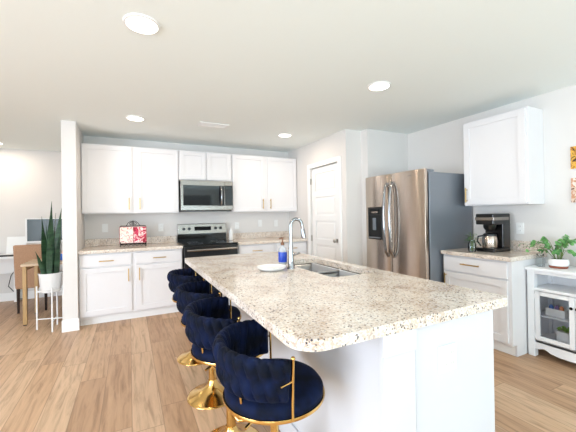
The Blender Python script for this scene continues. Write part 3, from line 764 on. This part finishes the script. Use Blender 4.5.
lf = MB(); rng = random.Random(9)
for k in range(46):
    p = (HX+.105+rng.uniform(-.035, .035), 1.37+rng.uniform(-.035, .035), .262+rng.uniform(-.01, .02)); a = rng.uniform(0, 2*PI)
    leaf_blade(lf, p, (math.cos(a), math.sin(a), rng.uniform(.4, 1.3)), rng.uniform(.03, .05), .03)
lf.build('leaves', 'lettuce', t, 0, 60)
# on top of the sideboard
px, py = 3.40, 1.425
t = thing('potted_plant', (px, py, HZ), 'leafy trailing plant in a white and rust bowl on the sideboard', 'plant')
MB().lathe([(.045, .016), (.068, .022), (.076, .045), (.070, .075), (.060, .082), (.056, .082), (.064, .07), (0, .07)], (px, py, HZ), 36).build('bowl', 'ceramic', t, 0, 50)
MB().lathe([(0, 0), (.060, 0), (.065, .005), (.068, .020), (.04, .022)], (px, py, HZ), 36).build('bowl_foot', 'rust', t, 0, 50)
MB().lathe([(0, .074), (.062, .072)], (px, py, HZ), 30).build('soil', 'soil', t)
lf = MB(); sm = MB(); rng = random.Random(21)
for k in range(28):
    a = rng.uniform(0, 2*PI); rad = rng.uniform(.02, .16); h = .10+rng.uniform(.04, .20)*(1-rad*1.2)
    if k < 5: a = PI/2+rng.uniform(-.35, .35)+ .15; rad = (.12, .17, .21, .25, .28)[k]; h = .17+.035*math.sin(k*2.1)
    xx = px+rad*math.cos(a); 
    if xx > XR-.05: xx = XR-.05
    tip = Vector((xx, py+rad*math.sin(a), HZ+h))
    b_ = Vector((px+.02*math.cos(a), py+.02*math.sin(a), HZ+.07)); md = (b_+tip)/2+Vector((0, 0, .05))
    sm.tube([b_, b_.lerp(md, .6)+Vector((0, 0, .02)), md, tip], .0018, 5)
    for q in range(3 if k >= 5 else 1):
        b2 = a+rng.uniform(-1.4, 1.4); p = md.lerp(tip, 1-q*.28)
        dx_ = math.cos(b2)
        if p.x > XR-.09 and dx_ > 0: dx_ = -dx_
        leaf_blade(lf, p, (dx_, math.sin(b2), rng.uniform(-.5, .3)), rng.uniform(.034, .052), rng.uniform(.034, .050), upv=Vector((-.7, -.5, .6)), droop=.3)
sm.build('stems', 'stem', t); lf.build('leaves', 'pothos', t, 0, 60)
t = thing('glass_jar', (3.36, 1.545, HZ), 'small square clear glass jar left of the bowl plant', 'jar')
MB().lathe([(0, .001), (.038, .001), (.038, .072), (.026, .086), (.026, .10), (0, .10)], (3.36, 1.545, HZ), 4).build('jar_body', 'glass', t, .003)
MB().lathe([(0, .10), (.027, .10), (.027, .116), (0, .118)], (3.36, 1.545, HZ), 20).build('jar_stopper', 'glass', t, 0, 40)
t = thing('storage_basket', (3.47, 1.14, HZ), 'cream woven basket on the sideboard right of the bowl plant', 'basket')
vs = []; fs = []
rings = [rrect(3.40+o_, 3.56-o_, 1.03+o_, 1.23-o_, (.03,)*4, 5) for o_ in (.012, 0, .004, .016)]
zz = (.001, .11, .11, .01); n = len(rings[0])
for rg, z in zip(rings, zz): vs += [(x, y, HZ+z) for x, y in rg]
for i in range(3):
    for k in range(n): fs.append((i*n+k, i*n+(k+1) % n, (i+1)*n+(k+1) % n, (i+1)*n+k))
fs += [tuple(range(n))[::-1], tuple(3*n+k for k in range(n))]
MB().add(vs, fs).build('basket_body', 'cream_fabric', t, 0, 50)
MB().tube([(x, y, HZ+.112) for x, y in rings[1]]+[(rings[1][0][0], rings[1][0][1], HZ+.112)], .005, 6).build('basket_rim', 'cream_fabric', t, 0, 60)
# art
def picture(z0, z1, m, label):
    t = thing('wall_picture', (XR, 1.27, (z0+z1)/2), label, 'picture')
    MB().box(XR-.022, XR-.001, 1.155, 1.400, z0, z1).build('canvas', 'page', t, .002)
    MB().box(XR-.0235, XR-.0215, 1.157, 1.398, z0+.002, z1-.002).build('print', m, t)
picture(1.68, 1.885, 'art_gold', 'upper small golden brown canvas picture on the right wall')
picture(1.377, 1.60, 'art_pale', 'lower small pale sepia canvas picture on the right wall')

# ------------------------------------------------------------------ back counter items
cx_, cy_ = .045, 4.80
t = thing('cookbook_stand', (cx_, cy_, CZ), 'black scrolled wire cookbook stand on the left back counter', 'stand')
mb = MB(); th = .28
def P(u, h, o=0): return (cx_+u, cy_-.02+h*math.sin(th)+o, CZ+.035+h*math.cos(th))
for u in (-.155, .155): mb.tube([P(u, 0), P(u, .25)], .0045, 8)
mb.tube([P(-.155, .0), P(.155, .0)], .005, 8); mb.tube([P(-.155, .25), P(.155, .25)], .0045, 8)
for u in (-.155, .155): mb.tube([P(u, 0), (cx_+u, cy_-.085, CZ+.035), (cx_+u, cy_-.09, CZ+.065)], .005, 8); mb.tube([P(u, .2), (cx_+u, cy_+.14, CZ+.006)], .004, 8); mb.tube([(cx_+u, cy_-.085, CZ+.035), (cx_+u, cy_-.085, CZ+.006), (cx_+u, cy_+.14, CZ+.006)], .004, 8)
mb.tube([(cx_-.155, cy_-.085, CZ+.035), (cx_+.155, cy_-.085, CZ+.035)], .005, 8)
mb.tube([(cx_-.15+.3*i/40, cy_-.085, CZ+.02+.012*math.sin(i*.9)) for i in range(41)], .003, 6)
mb.build('wire_frame', 'iron', t, 0, 60)
sc = MB()
for sg in (-1, 1):
    pts = []
    for i in range(26):
        a = i/25*1.6*2*PI/1.15; r = .03*(1-i/32); pts.append(P(sg*(.030+r*math.cos(a+PI/2)*.9-.004), .265+.022+r*math.sin(a+PI/2)-.0, 0))
    sc.tube(pts, .0038, 6)
    sc.tube([P(sg*.005, .315), P(sg*.03, .318), P(sg*.06, .295), P(sg*.085, .25)], .0038, 6)
sc.tube([P(0, .25), P(0, .335)], .004, 6)
sc.build('scroll_top', 'iron', t, 0, 60)
t = thing('cookbook', (cx_, cy_, CZ+.04), 'open cookbook with pink food photo propped on the black wire stand', 'book')
def slabq(u0, u1, h0, h1, o0, o1, m, name, par):
    vs = [P(u, h, -o) for o in (o0, o1) for u, h in ((u0, h0), (u1, h0), (u1, h1), (u0, h1))]
    return MB().add(vs, [(0, 1, 2, 3), (7, 6, 5, 4), (0, 4, 5, 1), (1, 5, 6, 2), (2, 6, 7, 3), (3, 7, 4, 0)]).build(name, m, par)
slabq(-.168, .168, .008, .238, .006, .010, 'red', 'cover', t)
slabq(-.162, -.003, .012, .234, .0102, .024, 'page', 'page_block', t); slabq(.003, .162, .012, .234, .0102, .024, 'page', 'page_block', t)
slabq(-.160, -.003, .014, .232, .0242, .0255, 'cookpage', 'left_page', t); slabq(.003, .160, .014, .232, .0242, .0255, 'cookcover', 'right_page', t)
o = MB().lathe([(0, .001), (.030, .001), (.033, .006), (.033, .135), (.026, .155), (.013, .165), (.013, .19), (0, .19)], (1.475, 4.98, CZ), 24).build('bottle', 'white_plastic', None, 0, 40)
tag(o, 'white plastic bottle standing on the counter just right of the range', 'bottle')

# ------------------------------------------------------------------ ceiling
def downlight(x, y, label):
    t = thing('ceiling_light', (x, y, H), label, 'ceiling light', 'recessed ceiling lights')
    MB().lathe([(.086, -.0105), (.090, -.012), (.099, -.008), (.101, -.0005), (.086, -.0005), (.086, -.0105)], (x, y, H), 40).build('trim_ring', 'white_plastic', t, 0, 50)
    MB().lathe([(0, -.006), (.0865, -.006), (.0865, -.0015), (0, -.0015)], (x, y, H), 40).build('diffuser', 'lamp', t)
    l = bpy.data.lights.new('lamp_glow', 'AREA'); l.shape = 'DISK'; l.size = .13; l.energy = DOWNLIGHT_W; l.color = (1, .84, .68)
    o = bpy.data.objects.new('lamp_glow', l); COL.objects.link(o); o.parent = t; o.location = (0, 0, -.016)
downlight(.08, 2.015, 'round recessed ceiling light nearest the camera on the left')
downlight(2.0, 2.12, 'round recessed ceiling light above the island towards the refrigerator')
downlight(.075, 3.97, 'round recessed ceiling light in front of the left wall cabinet')
downlight(1.99, 3.99, 'round recessed ceiling light near the pantry door')
downlight(-1.76, 6.05, 'round recessed ceiling light in the office at the left edge')
vx0, vx1, vy0, vy1 = .80, 1.10, 3.84, 3.96
t = thing('ceiling_vent', ((vx0+vx1)/2, (vy0+vy1)/2, H), 'white louvred air vent in the ceiling above the range', 'vent')
mb = MB(); mb.box(vx0-.03, vx1+.03, vy0-.03, vy0, H-.009, H-.0005); mb.box(vx0-.03, vx1+.03, vy1, vy1+.03, H-.009, H-.0005); mb.box(vx0-.03, vx0, vy0, vy1, H-.009, H-.0005); mb.box(vx1, vx1+.03, vy0, vy1, H-.009, H-.0005)
mb.build('vent_frame', 'white_plastic', t, .003)
MB().box(vx0, vx1, vy0, vy1, H-.003, H-.0006).build('duct_opening', M['grey_side'], t)
for k in range(5):
    y = vy0+.012+k*.024
    MB().add([(vx0, y-.006, H-.004), (vx1, y-.006, H-.004), (vx1, y+.006, H-.010), (vx0, y+.006, H-.010), (vx0, y-.006, H-.0055), (vx1, y-.006, H-.0055), (vx1, y+.006, H-.0115), (vx0, y+.006, H-.0115)],
             [(0, 1, 2, 3), (7, 6, 5, 4), (0, 4, 5, 1), (1, 5, 6, 2), (2, 6, 7, 3), (3, 7, 4, 0)]).build('louvre', 'white_plastic', t)

# ------------------------------------------------------------------ office corner, left
# white wall desk
t = thing('desk', (-1.9, 6.2, 0), 'long white desk against the far office wall', 'desk')
MB().box(-2.9, -.73, 5.96, 6.46, .725, .755).build('desktop', 'trim', t, .003)
for x in (-2.85, -1.62, -.78): MB().box(x-.025, x+.025, 6.36, 6.44, 0, .725).build('leg', 'trim', t, .003)
MB().box(-2.85, -.78, 6.42, 6.44, .45, .725).build('modesty_panel', 'trim', t)
# monitor
t = thing('monitor', (-1.12, 6.24, .755), 'dark computer monitor with pale frame on the white desk', 'monitor')
MB().box(-1.465, -.80, 6.235, 6.265, .925, 1.315).build('bezel', 'white_plastic', t, .004)
MB().box(-1.44, -.82, 6.231, 6.236, .955, 1.300).build('screen', 'screen', t)
MB().box(-1.15, -1.09, 6.262, 6.285, .77, 1.05).box(-1.24, -1.0, 6.18, 6.36, .7555, .77).build('monitor_stand', 'white_plastic', t, .004)
# laptop-like white panel and keyboard
t = thing('laptop', (-1.60, 6.25, .755), 'open white laptop standing on the white desk behind the chair', 'laptop')
MB().box(-1.715, -1.475, 6.12, 6.30, .756, .772).build('laptop_base', 'white_plastic', t, .003)
MB().add([(x, y, z) for x in (-1.715, -1.475) for y, z in ((6.298, .772), (6.306, .772), (6.356, 1.03), (6.348, 1.03))], [(0, 1, 2, 3), (7, 6, 5, 4), (0, 4, 5, 1), (1, 5, 6, 2), (2, 6, 7, 3), (3, 7, 4, 0)]).build('laptop_lid', 'white_plastic', t)
t = thing('keyboard', (-1.60, 6.04, .755), 'black keyboard on the front of the white desk', 'keyboard')
MB().box(-1.76, -1.42, 5.985, 6.09, .7555, .768).build('keyboard_case', 'black', t, .003)
kb = MB()
for i in range(11):
    for j in range(3): kb.box(-1.745+i*.029, -1.745+i*.029+.023, 5.995+j*.03, 5.995+j*.03+.022, .768, .774)
kb.build('keycaps', 'dark', t)
# tan chair
hx0, hx1, hy0, hy1 = -1.425, -1.045, 5.50, 5.99
t = thing('dining_chair', (-1.24, 5.74, 0), 'tan upholstered chair pulled up to the white desk', 'chair')
MB().box(hx0, hx1, hy0+.03, hy1, .36, .48).build('seat', 'tan', t, .03, 40, 3)
n = 10; vs = []; fs = []
for i in range(n+1):
    q = i/n; z = .34+.61*q; lean = -.045*q; wd = 1 - .05*(1-q) 
    for (sx_, dy) in ((-1, 0), (1, 0), (1, .075-.02*q), (-1, .075-.02*q)):
        vs.append(((hx0+hx1)/2 + sx_*(hx1-hx0)/2*wd, hy0+.02+lean+dy, z))
for i in range(n):
    for k in range(4): fs.append((i*4+k, i*4+(k+1) % 4, (i+1)*4+(k+1) % 4, (i+1)*4+k))
fs += [(3, 2, 1, 0), tuple(n*4+k for k in range(4))]
MB().add(vs, fs).build('backrest', 'tan', t, .02, 40, 3)
for x in (hx0+.035, hx1-.035):
    for y in (hy0+.06, hy1-.05):
        MB().tube([(x, y, .37), (x, y, 0)], [.021, .014], 8).build('leg', 'darkwood', t, 0, 40)
# wooden desk
t = thing('desk', (-.95, 5.2, 0), 'pale wood desk with golden leg beside the wing wall', 'desk')
MB().box(-1.195, -.715, 4.87, 5.47, .722, .75).build('desktop', 'deskwood', t, .003)
for x in (-1.16, -.745):
    for y in (4.90, 5.44): MB().box(x-.02, x+.02, y-.02, y+.02, .012, .722).build('leg', 'legwood', t, .003)
for x in (-1.16, -.745): MB().box(x-.012, x+.012, 4.92, 5.42, .665, .722).build('apron', 'legwood', t)
ft = MB()
for x in (-1.16, -.745):
    for y in (4.90, 5.44): ft.box(x-.016, x+.016, y-.016, y+.016, 0, .012)
ft.build('foot_pads', 'black', t)
o = MB().lathe([(0, .001), (.03, .001), (.034, .006), (.034, .085), (.031, .085), (.031, .01), (0, .008)], (-.80, 5.10, .75), 24).tube([(-.80+.034, 5.1, .82), (-.80+.055, 5.1, .81), (-.80+.055, 5.1, .78), (-.80+.034, 5.1, .77)], .005, 8).build('mug', 'blue', None, 0, 40)
tag(o, 'blue mug on the wooden desk behind the snake plant', 'mug')
o = MB().lathe([(0, .001), (.04, .001), (.048, .02), (.05, .06), (.04, .12), (.02, .14), (0, .142)], (-.80, 5.30, .75), 24).build('jar', 'orange', None, 0, 40)
tag(o, 'orange round jar on the wooden desk beside the wing wall', 'jar')
# plant stand and snake plant
sx0, sy0 = -.848, 4.60
t = thing('plant_stand', (sx0, sy0, 0), 'white metal plant stand beside the wing wall', 'plant stand')
for an in (165, 75, 285, 345):
    a = math.radians(an); r = .146 if an != 345 else .130
    MB().tube([(sx0+r*math.cos(a), sy0+r*math.sin(a), 0), (sx0+r*math.cos(a), sy0+r*math.sin(a), .51)], .0085, 10).build('leg', 'white_plastic', t, 0, 40)
for (p, q) in ((165, 345), (75, 285)):
    a, b_ = math.radians(p), math.radians(q)
    for z in (.115, .435):
        dz = .006 if p == 165 else -.006
        MB().tube([(sx0+.15*math.cos(a), sy0+.15*math.sin(a), z+dz), (sx0+.130*math.cos(b_), sy0+.130*math.sin(b_), z+dz)], .006, 8).build('cross_bar', 'white_plastic', t, 0, 40)
MB().tube([(sx0+.132*math.cos(2*PI*i/36), sy0+.132*math.sin(2*PI*i/36), .475) for i in range(37)], .005, 8).build('ring', 'white_plastic', t, 0, 60)
t = thing('snake_plant', (sx0, sy0, .442), 'tall snake plant in a white pot on the metal stand', 'plant')
MB().lathe([(0, 0), (.090, 0), (.096, .006), (.115, .205), (.119, .21), (.119, .225), (.111, .225), (.107, .20), (0, .20)], (sx0, sy0, .442), 40).build('pot', 'ceramic', t, 0, 40)
MB().lathe([(0, .205), (.1085, .203)], (sx0, sy0, .442), 30).build('soil', 'soil', t)
rng = random.Random(5)
def blade(x, y, h, tipx, tipy, wd, tw):
    n = 14; vs = []; fs = []
    for i in range(n+1):
        q = i/n; c = Vector((sx0+x+(tipx-x)*q**1.5, sy0+y+(tipy-y)*q**1.5, .635+h*q))
        w_ = wd*(.62+.38*math.sin(PI*min(q*1.25, 1)))*(1-max(0, (q-.55)/.45)**1.6) if q < 1 else .0012
        a = tw+q*.7; s_ = Vector((math.cos(a), math.sin(a), 0)); nn = Vector((-math.sin(a), math.cos(a), 0))
        th_ = .004*(1-.6*q)
        vs += [c-s_*w_/2, c+nn*(th_+w_*.10), c+s_*w_/2, c-nn*th_+nn*w_*.10*.2]
    for i in range(n):
        for k in range(4): fs.append((i*4+k, i*4+(k+1) % 4, (i+1)*4+(k+1) % 4, (i+1)*4+k))
    fs += [(3, 2, 1, 0), tuple(n*4+k for k in range(4))]
    return MB().add(vs, fs)
specs = [(0, -.02, .88, .025, -.02, .075, .2), (.045, .01, .80, .115, .02, .07, -.3), (-.045, 0, .70, -.075, -.01, .07, .4), (.02, .04, .74, .05, .06, .065, .9),
         (-.02, .045, .60, -.05, .07, .06, -.5), (.06, -.03, .56, .12, -.05, .055, .5), (-.06, -.04, .30, -.13, -.06, .045, .2), (.0, -.06, .48, .01, -.10, .06, 0), (.075, .03, .40, .11, .07, .05, 1.2)]
for sp_ in specs: blade(*sp_).build('leaf', 'snake', t, 0, 40)
# cable
o = MB().tube([(-1.47, 6.34, .74), (-1.55, 6.36, .62), (-1.68, 6.38, .42), (-1.72, 6.40, .25), (-1.62, 6.42, .10), (-1.60, 6.47, .02), (-1.50, 6.46, .008)], .006, 6).build('power_cable', 'cable', None, 0, 60)
tag(o, 'black power cable hanging from the white desk to the floor', 'cable')

# repeats that belong together carry one group
GROUPS = {'snack_packet': 'wrapped packets in the sideboard tray', 'storage_tray': 'white trays inside the sideboard', 'wall_picture': 'small pictures on the right wall',
          'wall_outlet': 'white wall outlets', 'light_switch': 'white light switch plates', 'wall_cabinet': 'white wall cabinets', 'base_cabinet': 'white base cabinets'}
for o in COL.objects:
    k = o.name.split('.')[0]
    if o.parent is None and k in GROUPS and 'group' not in o: o['group'] = GROUPS[k]
